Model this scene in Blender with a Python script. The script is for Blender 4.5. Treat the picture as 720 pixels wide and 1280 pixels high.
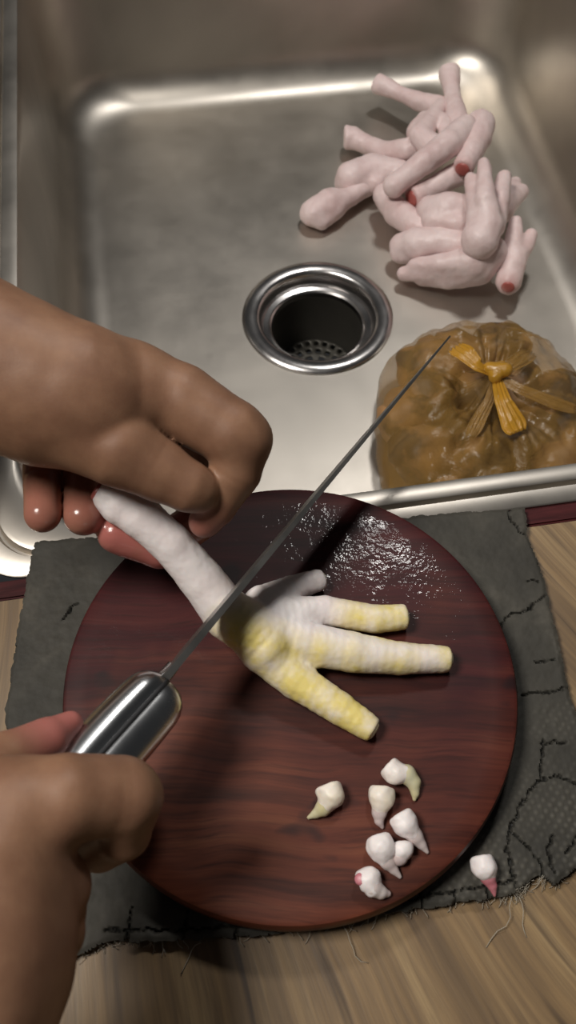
import bpy, bmesh, math, random
import numpy as np
from mathutils import Vector, Matrix, noise

for o in list(bpy.data.objects):
    bpy.data.objects.remove(o)
scene = bpy.context.scene
COL = scene.collection
rnd = random.Random(7)

# ------------------------------------------------------------------ camera
cam_data = bpy.data.cameras.new('camera')
cam_data.sensor_fit = 'VERTICAL'
cam_data.sensor_height = 36.0
cam_data.lens = 36.0 * 1100.0 / 1280.0
cam_data.clip_start = 0.01
cam = bpy.data.objects.new('camera', cam_data)
cam.location = (0, 0, 0.374)
cam.rotation_euler = (math.radians(31), 0, 0)
COL.objects.link(cam)
scene.camera = cam
cam_data.dof.use_dof = True
cam_data.dof.focus_distance = 0.41
cam_data.dof.aperture_fstop = 15.0

# ------------------------------------------------------------------ world, lamps, exposure
world = bpy.data.worlds.new('world')
world.use_nodes = True
scene.world = world
bg = world.node_tree.nodes['Background']
bg.inputs['Color'].default_value = (0.95, 0.97, 1.0, 1)
bg.inputs['Strength'].default_value = 0.022

def area_lamp(name, loc, target, size, power, colour):
    d = bpy.data.lights.new(name, 'AREA')
    d.shape = 'DISK'
    d.size = size
    d.energy = power
    d.color = colour
    o = bpy.data.objects.new(name, d)
    o.location = loc
    o.rotation_euler = (Vector(target) - Vector(loc)).to_track_quat('-Z', 'Y').to_euler()
    COL.objects.link(o)
    return o

area_lamp('ceiling_lamp', (-0.62, 0.10, 1.30), (0.02, 0.25, 0.0), 0.42, 15.5, (1.0, 0.95, 0.88))
bulb = bpy.data.lights.new('far_bulb', 'POINT')
bulb.energy = 18.0
bulb.shadow_soft_size = 0.085
bulb.color = (1.0, 0.97, 0.93)
bulb_ob = bpy.data.objects.new('far_bulb', bulb)
bulb_ob.location = (0.220, 0.985, 1.25)
COL.objects.link(bulb_ob)

scene.view_settings.view_transform = 'Standard'
scene.view_settings.look = 'None'
scene.view_settings.gamma = 1.0
scene.view_settings.use_curve_mapping = False
scene.view_settings.exposure = 0.14

# ------------------------------------------------------------------ object helpers
def tag(o, label=None, cat=None, group=None, kind=None):
    if label: o['label'] = label
    if cat: o['category'] = cat
    if group: o['group'] = group
    if kind: o['kind'] = kind
    return o

def empty(name, loc=(0, 0, 0), rz=0.0):
    o = bpy.data.objects.new(name, None)
    o.empty_display_size = 0.01
    o.location = loc
    o.rotation_euler = (0, 0, rz)
    COL.objects.link(o)
    return o

def mesh_object(name, verts, faces, mat, parent=None, smooth=True, sharp=None, attrs=None):
    me = bpy.data.meshes.new(name)
    me.from_pydata([tuple(map(float, v)) for v in verts], [], [tuple(map(int, f)) for f in faces])
    me.validate()
    me.update()
    if smooth:
        me.polygons.foreach_set('use_smooth', [True] * len(me.polygons))
        if sharp is not None:
            me.set_sharp_from_angle(angle=math.radians(sharp))
    if attrs:
        for k, a in attrs.items():
            at_ = me.attributes.new(k, 'FLOAT', 'POINT')
            at_.data.foreach_set('value', np.asarray(a, dtype=np.float32))
    me.materials.append(mat)
    o = bpy.data.objects.new(name, me)
    COL.objects.link(o)
    if parent is not None:
        o.parent = parent
    return o

def loft(rings, close=True, cap_start=False, cap_end=False):
    n = len(rings[0])
    V = [p for r in rings for p in r]
    F = []
    for i in range(len(rings) - 1):
        for j in range(n if close else n - 1):
            k = (j + 1) % n
            F.append((i * n + j, i * n + k, (i + 1) * n + k, (i + 1) * n + j))
    if cap_start: F.append(tuple(range(n - 1, -1, -1)))
    if cap_end: F.append(tuple((len(rings) - 1) * n + j for j in range(n)))
    return V, F

def lathe(profile, n=64):
    return loft([[(r * math.cos(2 * math.pi * j / n), r * math.sin(2 * math.pi * j / n), z) for j in range(n)]
                 for r, z in profile])

def tube(path, radii, n=8, flat=1.0, up=Vector((0, 0, 1))):
    path = [Vector(p) for p in path]
    rings = []
    for i, p in enumerate(path):
        t = (path[min(i + 1, len(path) - 1)] - path[max(i - 1, 0)]).normalized()
        s = t.cross(up)
        s = s.normalized() if s.length > 1e-6 else Vector((1, 0, 0))
        w = s.cross(t).normalized()
        r = radii[i] if hasattr(radii, '__len__') else radii
        rings.append([tuple(p + s * (r * math.cos(2 * math.pi * j / n)) + w * (r * flat * math.sin(2 * math.pi * j / n)))
                      for j in range(n)])
    return loft(rings, True, True, True)

def join(parts):
    V, F = [], []
    for v, f in parts:
        b = len(V)
        V += list(v)
        F += [tuple(i + b for i in q) for q in f]
    return V, F

# ------------------------------------------------------------------ rounded solids: distance fields meshed by surface nets
def smin(a, b, k):
    h = np.clip(0.5 + 0.5 * (b - a) / k, 0, 1)
    return b + (a - b) * h - k * h * (1 - h)

def chain_field(P, pts, ring=None, cut=False, cut0=False):
    """union of round cones through pts = [(point, radius), ...]; ring=(amplitude, pitch) gives scaly bands"""
    d = None
    s0 = 0.0
    for (a, ra), (b, rb) in zip(pts[:-1], pts[1:]):
        a = np.array(a, np.float32); b = np.array(b, np.float32)
        ba = b - a
        L = float(np.linalg.norm(ba))
        t = np.clip(((P - a) @ ba) / (L * L), 0, 1)
        r = ra + (rb - ra) * t
        if ring:
            r = r + ring[0] * np.abs(np.sin(np.pi * (s0 + t * L) / ring[1])) ** 0.6
        q = np.sqrt((((P - a) - t[..., None] * ba) ** 2).sum(-1)) - r
        d = q if d is None else smin(d, q, 0.12 * min(ra, rb) + 0.0002)
        s0 += L
    if cut:
        a = np.array(pts[-2][0], np.float32); b = np.array(pts[-1][0], np.float32)
        n = (b - a) / np.linalg.norm(b - a)
        c = (P - b) @ n
        d = -smin(-d, -c, 0.0016)
    if cut0:
        a = np.array(pts[1][0], np.float32); b = np.array(pts[0][0], np.float32)
        n = (b - a) / np.linalg.norm(b - a)
        d = -smin(-d, -((P - b) @ n), 0.003)
    return d

def surface_nets(F, origin, h):
    S = F < 0
    nx, ny, nz = F.shape
    acc = np.zeros((nx - 1, ny - 1, nz - 1, 3), np.float32)
    cnt = np.zeros((nx - 1, ny - 1, nz - 1), np.float32)
    cs = [(i, j, k) for i in (0, 1) for j in (0, 1) for k in (0, 1)]
    sl = lambda A, c: A[c[0]:nx - 1 + c[0], c[1]:ny - 1 + c[1], c[2]:nz - 1 + c[2]]
    for c in cs:
        for ax in range(3):
            if c[ax]: continue
            e = list(c); e[ax] = 1
            f0, f1 = sl(F, c), sl(F, e)
            m = sl(S, c) != sl(S, e)
            t = np.where(m, f0 / np.where(m, f0 - f1, 1), 0)
            for k in range(3):
                acc[..., k] += np.where(m, (t if k == ax else c[k]), 0)
            cnt += m
    act = cnt > 0
    idx = np.full(act.shape, -1, np.int64)
    idx[act] = np.arange(act.sum())
    cell = np.argwhere(act).astype(np.float32)
    V = (cell + acc[act] / cnt[act][:, None]) * h + origin
    Q = []
    for ax in range(3):
        b, c = (ax + 1) % 3, (ax + 2) % 3
        s = [slice(1, -1)] * 3
        lo = list(s); hi = list(s)
        lo[ax] = slice(0, -1); hi[ax] = slice(1, None)
        A, B = S[tuple(lo)], S[tuple(hi)]
        for m, flip in ((A & ~B, False), (~A & B, True)):
            e = np.argwhere(m)
            if not len(e): continue
            e[:, b] += 1; e[:, c] += 1
            def g(db, dc):
                i = e.copy(); i[:, b] -= db; i[:, c] -= dc
                return idx[i[:, 0], i[:, 1], i[:, 2]]
            q = np.stack([g(1, 1), g(0, 1), g(0, 0), g(1, 0)], 1)
            Q.append(q[:, ::-1] if flip else q)
    return V, np.concatenate(Q)

def solid(chains, h=0.0012, k=0.004, ground=None, lumps=None):
    """chains: dicts(pts, ring, cut, k, sub). Returns vertices, quads."""
    allp = np.array([p for c in chains for p, r in c['pts']], np.float32)
    allr = max(r for c in chains for p, r in c['pts'])
    lo = allp.min(0) - allr - 4 * h; hi = allp.max(0) + allr + 4 * h
    N = np.ceil((hi - lo) / h).astype(int) + 1
    ax = [lo[i] + h * np.arange(N[i], dtype=np.float32) for i in range(3)]
    d = np.full(tuple(N), 0.05, np.float32)
    for c in chains:
        kk = c.get('k', k)
        pp = np.array([p for p, r in c['pts']], np.float32); rr = max(r for p, r in c['pts']) + kk + 3 * h
        i0 = np.maximum(((pp.min(0) - rr - lo) / h).astype(int), 0)
        i1 = np.minimum(((pp.max(0) + rr - lo) / h).astype(int) + 2, N)
        P = np.stack(np.meshgrid(*[ax[i][i0[i]:i1[i]] for i in range(3)], indexing='ij'), -1)
        sl = tuple(slice(a, b) for a, b in zip(i0, i1))
        d[sl] = smin(d[sl], chain_field(P, c['pts'], c.get('ring'), c.get('cut', False), c.get('cut0', False)), kk)
    if ground is not None:
        d = np.maximum(d, ground - ax[2][None, None, :])
    V, Q = surface_nets(d, lo, h)
    # relax a little to remove grid steps
    for it in range(3):
        nb = np.zeros_like(V); w = np.zeros(len(V), np.float32)
        for a, b in ((0, 1), (1, 2), (2, 3), (3, 0)):
            for i, j in ((a, b), (b, a)):
                w += np.bincount(Q[:, i], minlength=len(V))
                for x in range(3):
                    nb[:, x] += np.bincount(Q[:, i], weights=V[Q[:, j], x], minlength=len(V))
        V = V * 0.5 + 0.5 * nb / w[:, None]
    if lumps:
        fn = np.cross(V[Q[:, 2]] - V[Q[:, 0]], V[Q[:, 3]] - V[Q[:, 1]])
        n = np.zeros_like(V)
        for i in range(4):
            for x in range(3):
                n[:, x] += np.bincount(Q[:, i], weights=fn[:, x], minlength=len(V))
        n /= np.maximum(np.linalg.norm(n, axis=1), 1e-12)[:, None]
        amp, fr = lumps
        a = np.array([noise.noise(Vector(v) * fr) + 0.5 * noise.noise(Vector(v) * (fr * 2.7)) for v in V.tolist()])
        V = V + n * (amp * a)[:, None]
    return V, Q

def near(V, pts, r):
    """1 close to the given points, fading to 0 at distance r"""
    m = np.zeros(len(V), np.float32)
    for p in pts:
        d = np.sqrt(((V - np.array(p, np.float32)) ** 2).sum(1))
        m = np.maximum(m, np.clip(1 - d / r, 0, 1))
    return m

# ------------------------------------------------------------------ materials
class Mat:
    def __init__(self, name):
        self.m = bpy.data.materials.new(name)
        self.m.use_nodes = True
        self.t = self.m.node_tree
        self.n = self.t.nodes
        self.b = self.n['Principled BSDF']
    def node(self, kind, **kw):
        n = self.n.new(kind)
        for k, v in kw.items(): setattr(n, k, v)
        return n
    def link(self, a, b): self.t.links.new(a, b)
    def coords(self, scale=(1, 1, 1), rot=(0, 0, 0), out='Object'):
        tc = self.node('ShaderNodeTexCoord'); mp = self.node('ShaderNodeMapping')
        mp.inputs['Scale'].default_value = scale
        mp.inputs['Rotation'].default_value = rot
        self.link(tc.outputs[out], mp.inputs['Vector'])
        return mp.outputs['Vector']
    def noise(self, vec, scale=5, detail=4, rough=0.55, distort=0.0):
        n = self.node('ShaderNodeTexNoise')
        n.inputs['Scale'].default_value = scale; n.inputs['Detail'].default_value = detail
        n.inputs['Roughness'].default_value = rough; n.inputs['Distortion'].default_value = distort
        self.link(vec, n.inputs['Vector'])
        return n.outputs['Fac']
    def ramp(self, fac, stops):
        r = self.node('ShaderNodeValToRGB')
        e = r.color_ramp.elements
        while len(e) < len(stops): e.new(0.5)
        for el, (p, c) in zip(e, stops):
            el.position = p
            el.color = (c, c, c, 1) if not hasattr(c, '__len__') else (*c, 1)
        self.link(fac, r.inputs['Fac'])
        return r.outputs['Color']
    def mix(self, fac, a, b, mode='MIX'):
        n = self.node('ShaderNodeMix', data_type='RGBA', blend_type=mode)
        for s, v in ((n.inputs['Factor'], fac), (n.inputs['A'], a), (n.inputs['B'], b)):
            if hasattr(v, 'is_output') or isinstance(v, bpy.types.NodeSocket): self.link(v, s)
            elif hasattr(v, '__len__'): s.default_value = (*v, 1) if len(v) == 3 else v
            else: s.default_value = v
        return n.outputs['Result']
    def math(self, op, a, b=0.0):
        n = self.node('ShaderNodeMath', operation=op)
        for s, v in ((n.inputs[0], a), (n.inputs[1], b)):
            if isinstance(v, bpy.types.NodeSocket): self.link(v, s)
            else: s.default_value = v
        return n.outputs[0]
    def attr(self, name):
        n = self.node('ShaderNodeAttribute'); n.attribute_name = name
        return n.outputs['Fac']
    def bump(self, height, strength=0.3, dist=0.001, prev=None):
        n = self.node('ShaderNodeBump')
        n.inputs['Strength'].default_value = strength; n.inputs['Distance'].default_value = dist
        self.link(height, n.inputs['Height'])
        if prev is not None: self.link(prev, n.inputs['Normal'])
        self.link(n.outputs['Normal'], self.b.inputs['Normal'])
        return n.outputs['Normal']
    def set(self, **kw):
        for k, v in kw.items():
            s = self.b.inputs[k.replace('_', ' ')]
            if isinstance(v, bpy.types.NodeSocket): self.link(v, s)
            elif hasattr(v, '__len__'): s.default_value = (*v, 1) if (len(v) == 3 and s.type == 'RGBA') else v
            else: s.default_value = v
        return self

def steel(name, col=(0.55, 0.53, 0.50), rough=0.36, metal=1.0, spots=0.12, scale=25):
    m = Mat(name)
    c = m.coords()
    n1 = m.noise(c, scale, 6, 0.6)
    n2 = m.noise(c, scale * 0.25, 3, 0.5, 0.6)
    base = m.mix(m.ramp(n2, [(0.35, 0.0), (0.7, 1.0)]), tuple(x * (1 - spots) for x in col), col)
    m.set(Base_Color=base, Metallic=metal,
          Roughness=m.math('ADD', m.math('MULTIPLY', n1, 0.18), rough - 0.09))
    m.bump(n1, 0.06, 0.001)
    return m.m

# sink steel: satin, water-marked
M_SINK = steel('sink_steel', (0.62, 0.575, 0.515), 0.41, 1.0, 0.24, 30)
M_DRAIN = steel('drain_steel', (0.55, 0.53, 0.52), 0.24, 1.0, 0.1, 60)
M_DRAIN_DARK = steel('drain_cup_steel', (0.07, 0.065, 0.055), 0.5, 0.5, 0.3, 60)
M_BLADE = steel('blade_steel', (0.52, 0.50, 0.47), 0.38, 1.0, 0.35, 90)
M_HANDLE = steel('handle_steel', (0.68, 0.69, 0.70), 0.25, 1.0, 0.12, 40)
M_SLOT = Mat('handle_seam'); M_SLOT.set(Base_Color=(0.012, 0.012, 0.014), Roughness=0.6); M_SLOT = M_SLOT.m

def wood_counter():
    m = Mat('counter_wood')
    tc = m.node('ShaderNodeTexCoord')
    sp = m.node('ShaderNodeSeparateXYZ'); m.link(tc.outputs['Object'], sp.inputs[0])
    x, y = sp.outputs['X'], sp.outputs['Y']
    # the grain fans out towards the near edge
    u = m.math('MULTIPLY', m.math('ADD', x, 0.06), m.math('ADD', 1.0, m.math('MULTIPLY', y, 3.2)))
    cb = m.node('ShaderNodeCombineXYZ')
    m.link(m.math('MULTIPLY', u, 1.0), cb.inputs['X'])
    m.link(m.math('MULTIPLY', y, 0.055), cb.inputs['Y'])
    wob = m.noise(tc.outputs['Object'], 9, 2)
    cb2 = m.node('ShaderNodeVectorMath', operation='ADD')
    m.link(cb.outputs[0], cb2.inputs[0])
    sc = m.node('ShaderNodeCombineXYZ'); m.link(m.math('MULTIPLY', wob, 0.010), sc.inputs['X'])
    m.link(sc.outputs[0], cb2.inputs[1])
    v = cb2.outputs[0]
    broad = m.noise(v, 48, 3, 0.55)
    fine = m.noise(v, 260, 5, 0.65)
    dark = m.noise(v, 120, 2, 0.5)
    col = m.ramp(broad, [(0.30, (0.085, 0.052, 0.027)), (0.50, (0.240, 0.152, 0.070)), (0.70, (0.350, 0.243, 0.122))])
    col = m.mix(m.ramp(fine, [(0.35, 0.75), (0.6, 0.0)]), col, (0.125, 0.08, 0.043))
    col = m.mix(m.ramp(dark, [(0.32, 0.85), (0.41, 0.0)]), col, (0.05, 0.03, 0.018))
    m.set(Base_Color=col, Roughness=0.5)
    m.bump(fine, 0.25, 0.0006)
    return m.m
M_WOOD = wood_counter()

def red_strip():
    m = Mat('mahogany_strip')
    c = m.coords((8, 80, 80))
    n = m.noise(c, 4, 5, 0.6)
    m.set(Base_Color=m.ramp(n, [(0.35, (0.030, 0.004, 0.005)), (0.7, (0.075, 0.013, 0.014))]), Roughness=0.6, Specular_IOR_Level=0.2)
    m.bump(n, 0.3, 0.0006)
    return m.m
M_RED = red_strip()

def rubber():
    m = Mat('mat_rubber')
    c = m.coords()
    big = m.noise(c, 28, 4, 0.6, 0.4)
    fine = m.noise(c, 420, 3, 0.6)
    # raised dots of the woven backing, worn smooth in places
    d = m.coords((1, 1, 1), (0, 0, math.radians(38)))
    vo = m.node('ShaderNodeTexVoronoi', feature='F1', voronoi_dimensions='2D')
    vo.inputs['Scale'].default_value = 330; vo.inputs['Randomness'].default_value = 0.12
    m.link(d, vo.inputs['Vector'])
    sp = m.node('ShaderNodeSeparateXYZ'); tc = m.node('ShaderNodeTexCoord'); m.link(tc.outputs['Object'], sp.inputs[0])
    worn = m.ramp(m.math('ADD', m.math('MULTIPLY', m.math('SUBTRACT', sp.outputs['X'], sp.outputs['Y']), 4.0), big), [(0.42, 0.0), (0.80, 1.0)])
    dots = m.math('MULTIPLY', m.ramp(vo.outputs['Distance'], [(0.05, 1.0), (0.42, 0.0)]), worn)
    col = m.ramp(big, [(0.3, (0.030, 0.028, 0.023)), (0.55, (0.052, 0.048, 0.039)), (0.75, (0.092, 0.083, 0.067))])
    col = m.mix(m.math('MULTIPLY', dots, 0.42), col, (0.19, 0.175, 0.14))
    crack = m.attr('crack')
    col = m.mix(crack, col, (0.010, 0.010, 0.009))
    m.set(Base_Color=col, Roughness=0.68, Specular_IOR_Level=0.35)
    b = m.bump(fine, 0.3, 0.0005)
    m.bump(dots, 0.5, 0.0008, b)
    return m.m
M_MAT = rubber()
M_THREAD = Mat('frayed_thread'); M_THREAD.set(Base_Color=(0.42, 0.38, 0.31), Roughness=0.7); M_THREAD = M_THREAD.m

def board_wood():
    m = Mat('chopping_board_wood')
    c = m.coords((6, 90, 90), (0, 0, math.radians(-9)))
    warp = m.noise(m.coords(), 14, 2)
    add = m.node('ShaderNodeVectorMath', operation='ADD')
    s = m.node('ShaderNodeCombineXYZ'); m.link(m.math('MULTIPLY', warp, 1.5), s.inputs['Y'])
    m.link(c, add.inputs[0]); m.link(s.outputs[0], add.inputs[1])
    g = m.noise(add.outputs[0], 1.0, 6, 0.62)
    fine = m.noise(add.outputs[0], 5.0, 4, 0.6)
    blot = m.noise(m.coords(), 22, 3, 0.5)
    tc = m.node('ShaderNodeTexCoord'); sp = m.node('ShaderNodeSeparateXYZ'); m.link(tc.outputs['Object'], sp.inputs[0])
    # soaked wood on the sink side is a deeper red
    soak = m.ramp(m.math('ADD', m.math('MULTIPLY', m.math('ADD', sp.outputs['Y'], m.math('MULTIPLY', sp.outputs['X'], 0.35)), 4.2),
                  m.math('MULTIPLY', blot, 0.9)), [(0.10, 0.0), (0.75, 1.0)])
    soak_shade = m.ramp(m.math('ADD', m.math('MULTIPLY', m.math('SUBTRACT', sp.outputs['Y'], m.math('MULTIPLY', sp.outputs['X'], 0.45)), 4.2),
                  m.math('MULTIPLY', blot, 0.9)), [(0.26, 0.0), (0.62, 1.0)])  # far-left darkening: damp dark wood plus the arm's shadow painted in
    soak_shade = m.math('MAXIMUM', soak_shade, soak)
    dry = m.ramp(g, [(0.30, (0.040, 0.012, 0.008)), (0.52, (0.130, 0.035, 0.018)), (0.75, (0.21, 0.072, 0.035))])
    wet = m.ramp(g, [(0.30, (0.016, 0.004, 0.005)), (0.55, (0.050, 0.008, 0.009)), (0.75, (0.080, 0.016, 0.014))])  # soaked wood tone, reused for the painted arm shadow
    col = m.mix(soak_shade, dry, wet)
    col = m.mix(m.ramp(fine, [(0.30, 0.6), (0.50, 0.0)]), col, (0.024, 0.007, 0.006))
    stain = m.ramp(m.noise(m.coords((1, 1.6, 1)), 34, 2, 0.5), [(0.68, 0.0), (0.76, 0.8)])
    col = m.mix(stain, col, (0.016, 0.008, 0.009))
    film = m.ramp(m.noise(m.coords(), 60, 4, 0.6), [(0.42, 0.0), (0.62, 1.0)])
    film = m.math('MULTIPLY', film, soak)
    m.set(Base_Color=col, Roughness=0.5, Specular_IOR_Level=0.22)
    m.set(Coat_Weight=m.math('MULTIPLY', film, 0.32), Coat_Roughness=0.06)
    drops = m.noise(m.coords(), 430, 2, 0.5)
    rip = m.noise(m.coords((1, 1, 1)), 130, 3, 0.6)
    b = m.bump(m.math('ADD', m.math('MULTIPLY', g, 0.3), m.math('MULTIPLY', fine, 0.2)), 0.25, 0.0006)
    bn = m.node('ShaderNodeBump'); bn.inputs['Strength'].default_value = 0.5; bn.inputs['Distance'].default_value = 0.0005
    m.link(m.math('MULTIPLY', m.math('ADD', m.math('MULTIPLY', drops, 0.7), rip), soak), bn.inputs['Height'])
    m.link(bn.outputs['Normal'], m.b.inputs['Coat Normal'])
    return m.m
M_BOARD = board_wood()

def skin(name, base, dark, pink):
    m = Mat(name)
    c = m.coords()
    n = m.noise(c, 60, 4, 0.6)
    n2 = m.noise(c, 900, 3, 0.6)
    col = m.mix(m.ramp(n, [(0.35, 0.0), (0.68, 1.0)]), dark, base)
    col = m.mix(m.attr('pink'), col, pink)
    col = m.mix(m.math('MULTIPLY', m.attr('crease'), 0.55), col, tuple(x * 0.45 for x in dark))
    m.set(Base_Color=col, Roughness=m.math('SUBTRACT', 0.50, m.math('MULTIPLY', m.attr('wet'), 0.30)),
          Subsurface_Weight=0.12, Subsurface_Radius=(0.006, 0.0025, 0.0015), Subsurface_Scale=0.6, Specular_IOR_Level=0.45)
    vo = m.node('ShaderNodeTexVoronoi', feature='DISTANCE_TO_EDGE'); vo.inputs['Scale'].default_value = 520
    m.link(c, vo.inputs['Vector'])
    b = m.bump(n2, 0.08, 0.0004)
    m.bump(m.ramp(vo.outputs['Distance'], [(0.0, 0.0), (0.15, 1.0)]), 0.04, 0.0003, b)
    return m.m
M_SKIN = skin('hand_skin', (0.290, 0.156, 0.092), (0.215, 0.108, 0.064), (0.40, 0.135, 0.115))

def poultry(name, white, pinkish, yellow=(0.80, 0.66, 0.22)):
    m = Mat(name)
    c = m.coords()
    n = m.noise(c, 45, 4, 0.6, 0.3)
    y = m.math('MULTIPLY', m.attr('yellow'), m.ramp(m.noise(c, 95, 3, 0.6), [(0.30, 0.25), (0.60, 1.0)]))
    col = m.mix(m.ramp(n, [(0.35, 0.0), (0.70, 1.0)]), white, pinkish)
    col = m.mix(y, col, yellow)
    col = m.mix(m.attr('raw'), col, (0.36, 0.075, 0.06))
    m.set(Base_Color=col, Roughness=0.46, Subsurface_Weight=0.15, Subsurface_Radius=(0.006, 0.004, 0.003), Subsurface_Scale=0.5)
    vo = m.node('ShaderNodeTexVoronoi', feature='F1'); vo.inputs['Scale'].default_value = 420
    m.link(c, vo.inputs['Vector'])
    m.bump(vo.outputs['Distance'], 0.22, 0.0005)
    return m.m
M_FOOT = poultry('scalded_foot_skin', (0.88, 0.83, 0.82), (0.82, 0.73, 0.72))
M_PILE = poultry('pale_foot_skin', (0.76, 0.62, 0.61), (0.64, 0.47, 0.46))
M_CUT = Mat('cut_bone'); M_CUT.set(Base_Color=(0.38, 0.10, 0.085), Roughness=0.35); M_CUT = M_CUT.m
M_CUTPALE = Mat('cut_cartilage'); M_CUTPALE.set(Base_Color=(0.62, 0.55, 0.36), Roughness=0.4); M_CUTPALE = M_CUTPALE.m

def nail_mat(name, a, b):
    m = Mat(name)
    n = m.noise(m.coords(), 160, 3)
    m.set(Base_Color=m.ramp(n, [(0.3, a), (0.7, b)]), Roughness=0.38, Subsurface_Weight=0.1, Subsurface_Scale=0.2)
    return m.m
M_NAIL_PALE = nail_mat('pale_nail', (0.62, 0.48, 0.46), (0.70, 0.60, 0.56))
M_NAIL_PINK = nail_mat('pink_nail', (0.55, 0.14, 0.18), (0.66, 0.28, 0.30))
M_NAIL_YELLOW = nail_mat('yellow_nail', (0.62, 0.52, 0.26), (0.68, 0.62, 0.42))

def film(name, col, opacity):
    m = Mat(name)
    c = m.coords()
    n = m.noise(c, 38, 3, 0.5, 0.5)
    m.set(Base_Color=m.mix(m.ramp(n, [(0.3, 0.0), (0.7, 1.0)]), col, tuple(x * 0.7 for x in col)), Roughness=0.22,
          Alpha=m.math('ADD', m.math('MULTIPLY', n, 0.35), opacity - 0.17), Specular_IOR_Level=0.6)
    m.bump(m.noise(c, 85, 5, 0.65, 1.6), 0.6, 0.002)
    return m.m
M_BAG = film('amber_plastic', (0.40, 0.225, 0.06), 0.47)
M_KNOT = film('orange_plastic', (0.66, 0.34, 0.035), 0.70)

def scrap_mat(name, a, b):
    m = Mat(name)
    n = m.noise(m.coords(), 24, 4)
    m.set(Base_Color=m.ramp(n, [(0.46, a), (0.55, b)]), Roughness=0.5)
    return m.m
M_SCRAP = scrap_mat('food_scraps', (0.018, 0.016, 0.014), (0.36, 0.19, 0.075))

# ------------------------------------------------------------------ the sink (its own axes are turned 9 degrees)
SINK_ROT = math.radians(9)
sink = empty('kitchen_sink', (0, 0, 0), SINK_ROT)
tag(sink, 'stainless steel sink basin with round drain, behind the chopping board', 'sink')
U0, U1, V0, V1 = -0.0965, 0.325, 0.2275, 0.772
DR = (0.0975, 0.4697); DRAIN_R = 0.0577; FLOOR_Z = -0.130

def rrect(inset, r, z, side=14, corner=12):
    u0, u1, v0, v1 = U0 + inset, U1 - inset, V0 + inset, V1 - inset
    pts = []
    for (cx, cy, a0), (nx, ny) in zip(((u1 - r, v1 - r, 0), (u0 + r, v1 - r, 90), (u0 + r, v0 + r, 180), (u1 - r, v0 + r, 270)),
                                      ((u0 + r, v1), (u0, v0 + r), (u1 - r, v0), (u1, v1 - r))):
        for i in range(corner + 1):
            a = math.radians(a0 + 90 * i / corner)
            pts.append((cx + r * math.cos(a), cy + r * math.sin(a), z))
        e = pts[-1]
        for i in range(1, side):
            t = i / side
            pts.append((e[0] + (nx - e[0]) * t, e[1] + (ny - e[1]) * t, z))
    return pts

rings = [rrect(-0.0218, 0.026, -0.001), rrect(-0.0218, 0.026, 0.0004), rrect(-0.0210, 0.026, 0.0010), rrect(-0.0128, 0.026, 0.0012),
         rrect(-0.0118, 0.026, -0.0016), rrect(-0.0110, 0.026, -0.0016), rrect(-0.0102, 0.027, 0.0018), rrect(-0.0092, 0.028, 0.0023),
         rrect(-0.0030, 0.045, 0.0022), rrect(-0.0008, 0.050, 0.0015), rrect(0.0, 0.052, -0.0005), rrect(0.0012, 0.053, -0.006),
         rrect(0.003, 0.055, -0.04), rrect(0.006, 0.058, -0.095)]
for i in range(1, 13):
    a = math.radians(90 * i / 12)
    rings.append(rrect(0.006 + 0.032 * (1 - math.cos(a)), 0.058 - 0.006 * i / 12, -0.095 - 0.0335 * math.sin(a)))
last = rings[-1]
hole = []
for p in last:
    a = math.atan2(p[1] - DR[1], p[0] - DR[0])
    hole.append((DR[0] + 0.052 * math.cos(a), DR[1] + 0.052 * math.sin(a), FLOOR_Z - 0.0005))
for i in range(1, 9):
    t = i / 8
    rings.append([tuple(p[k] + (q[k] - p[k]) * t for k in range(3)) for p, q in zip(last, hole)])
V, F = loft(rings)
mesh_object('basin', V, [f[::-1] for f in F], M_SINK, sink, True, 50)

drain = empty('drain', (DR[0], DR[1], FLOOR_Z))
drain.parent = sink
V, F = lathe([(DRAIN_R, -0.0006), (DRAIN_R + 0.0004, 0.0006), (DRAIN_R - 0.001, 0.0020), (DRAIN_R - 0.005, 0.0028), (0.0475, 0.0024), (0.0455, 0.0012),
              (0.0440, -0.0015), (0.0425, -0.0075)], 96)
mesh_object('flange', V, [f[::-1] for f in F], M_DRAIN, drain, True, 40)
V, F = lathe([(0.0425, -0.0075), (0.0420, -0.0100), (0.0385, -0.0110), (0.0370, -0.0100), (0.0358, -0.0110), (0.0352, -0.0150)], 96)
mesh_object('seat_ring', V, [f[::-1] for f in F], M_DRAIN, drain, True, 40)
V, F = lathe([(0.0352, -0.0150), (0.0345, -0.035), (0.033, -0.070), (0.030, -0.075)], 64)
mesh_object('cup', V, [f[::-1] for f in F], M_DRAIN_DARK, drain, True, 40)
# strainer: dished disc with holes, and a centre knob
bm = bmesh.new()
def strainer():
    V, F = [], []
    nr, na = 16, 96
    for i in range(nr + 1):
        r = 0.0028 + (0.0318 - 0.0028) * i / nr
        for j in range(na):
            a = 2 * math.pi * j / na
            V.append((r * math.cos(a), r * math.sin(a), -0.066 + 0.004 * (r / 0.032) ** 2))
    for i in range(nr):
        for j in range(na):
            r = 0.0028 + 0.029 * (i + 0.5) / nr
            ring, ph = divmod(i, 4)
            cnt = (0, 8, 16, 24)[ring]
            open_ = ring > 0 and ph in (1, 2) and (j * cnt // na * na // max(cnt, 1)) <= j and ((j * cnt) % na) / na < 0.5
            if not open_:
                k = (j + 1) % na
                F.append((i * na + j, i * na + k, (i + 1) * na + k, (i + 1) * na + j))
    return V, F
bm.free()
V, F = strainer()
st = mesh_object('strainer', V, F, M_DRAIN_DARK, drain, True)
mod = st.modifiers.new('thickness', 'SOLIDIFY'); mod.thickness = 0.001
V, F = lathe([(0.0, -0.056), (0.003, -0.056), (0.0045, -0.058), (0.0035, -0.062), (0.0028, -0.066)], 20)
mesh_object('strainer_knob', V, [f[::-1] for f in F], M_DRAIN_DARK, drain)

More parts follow.
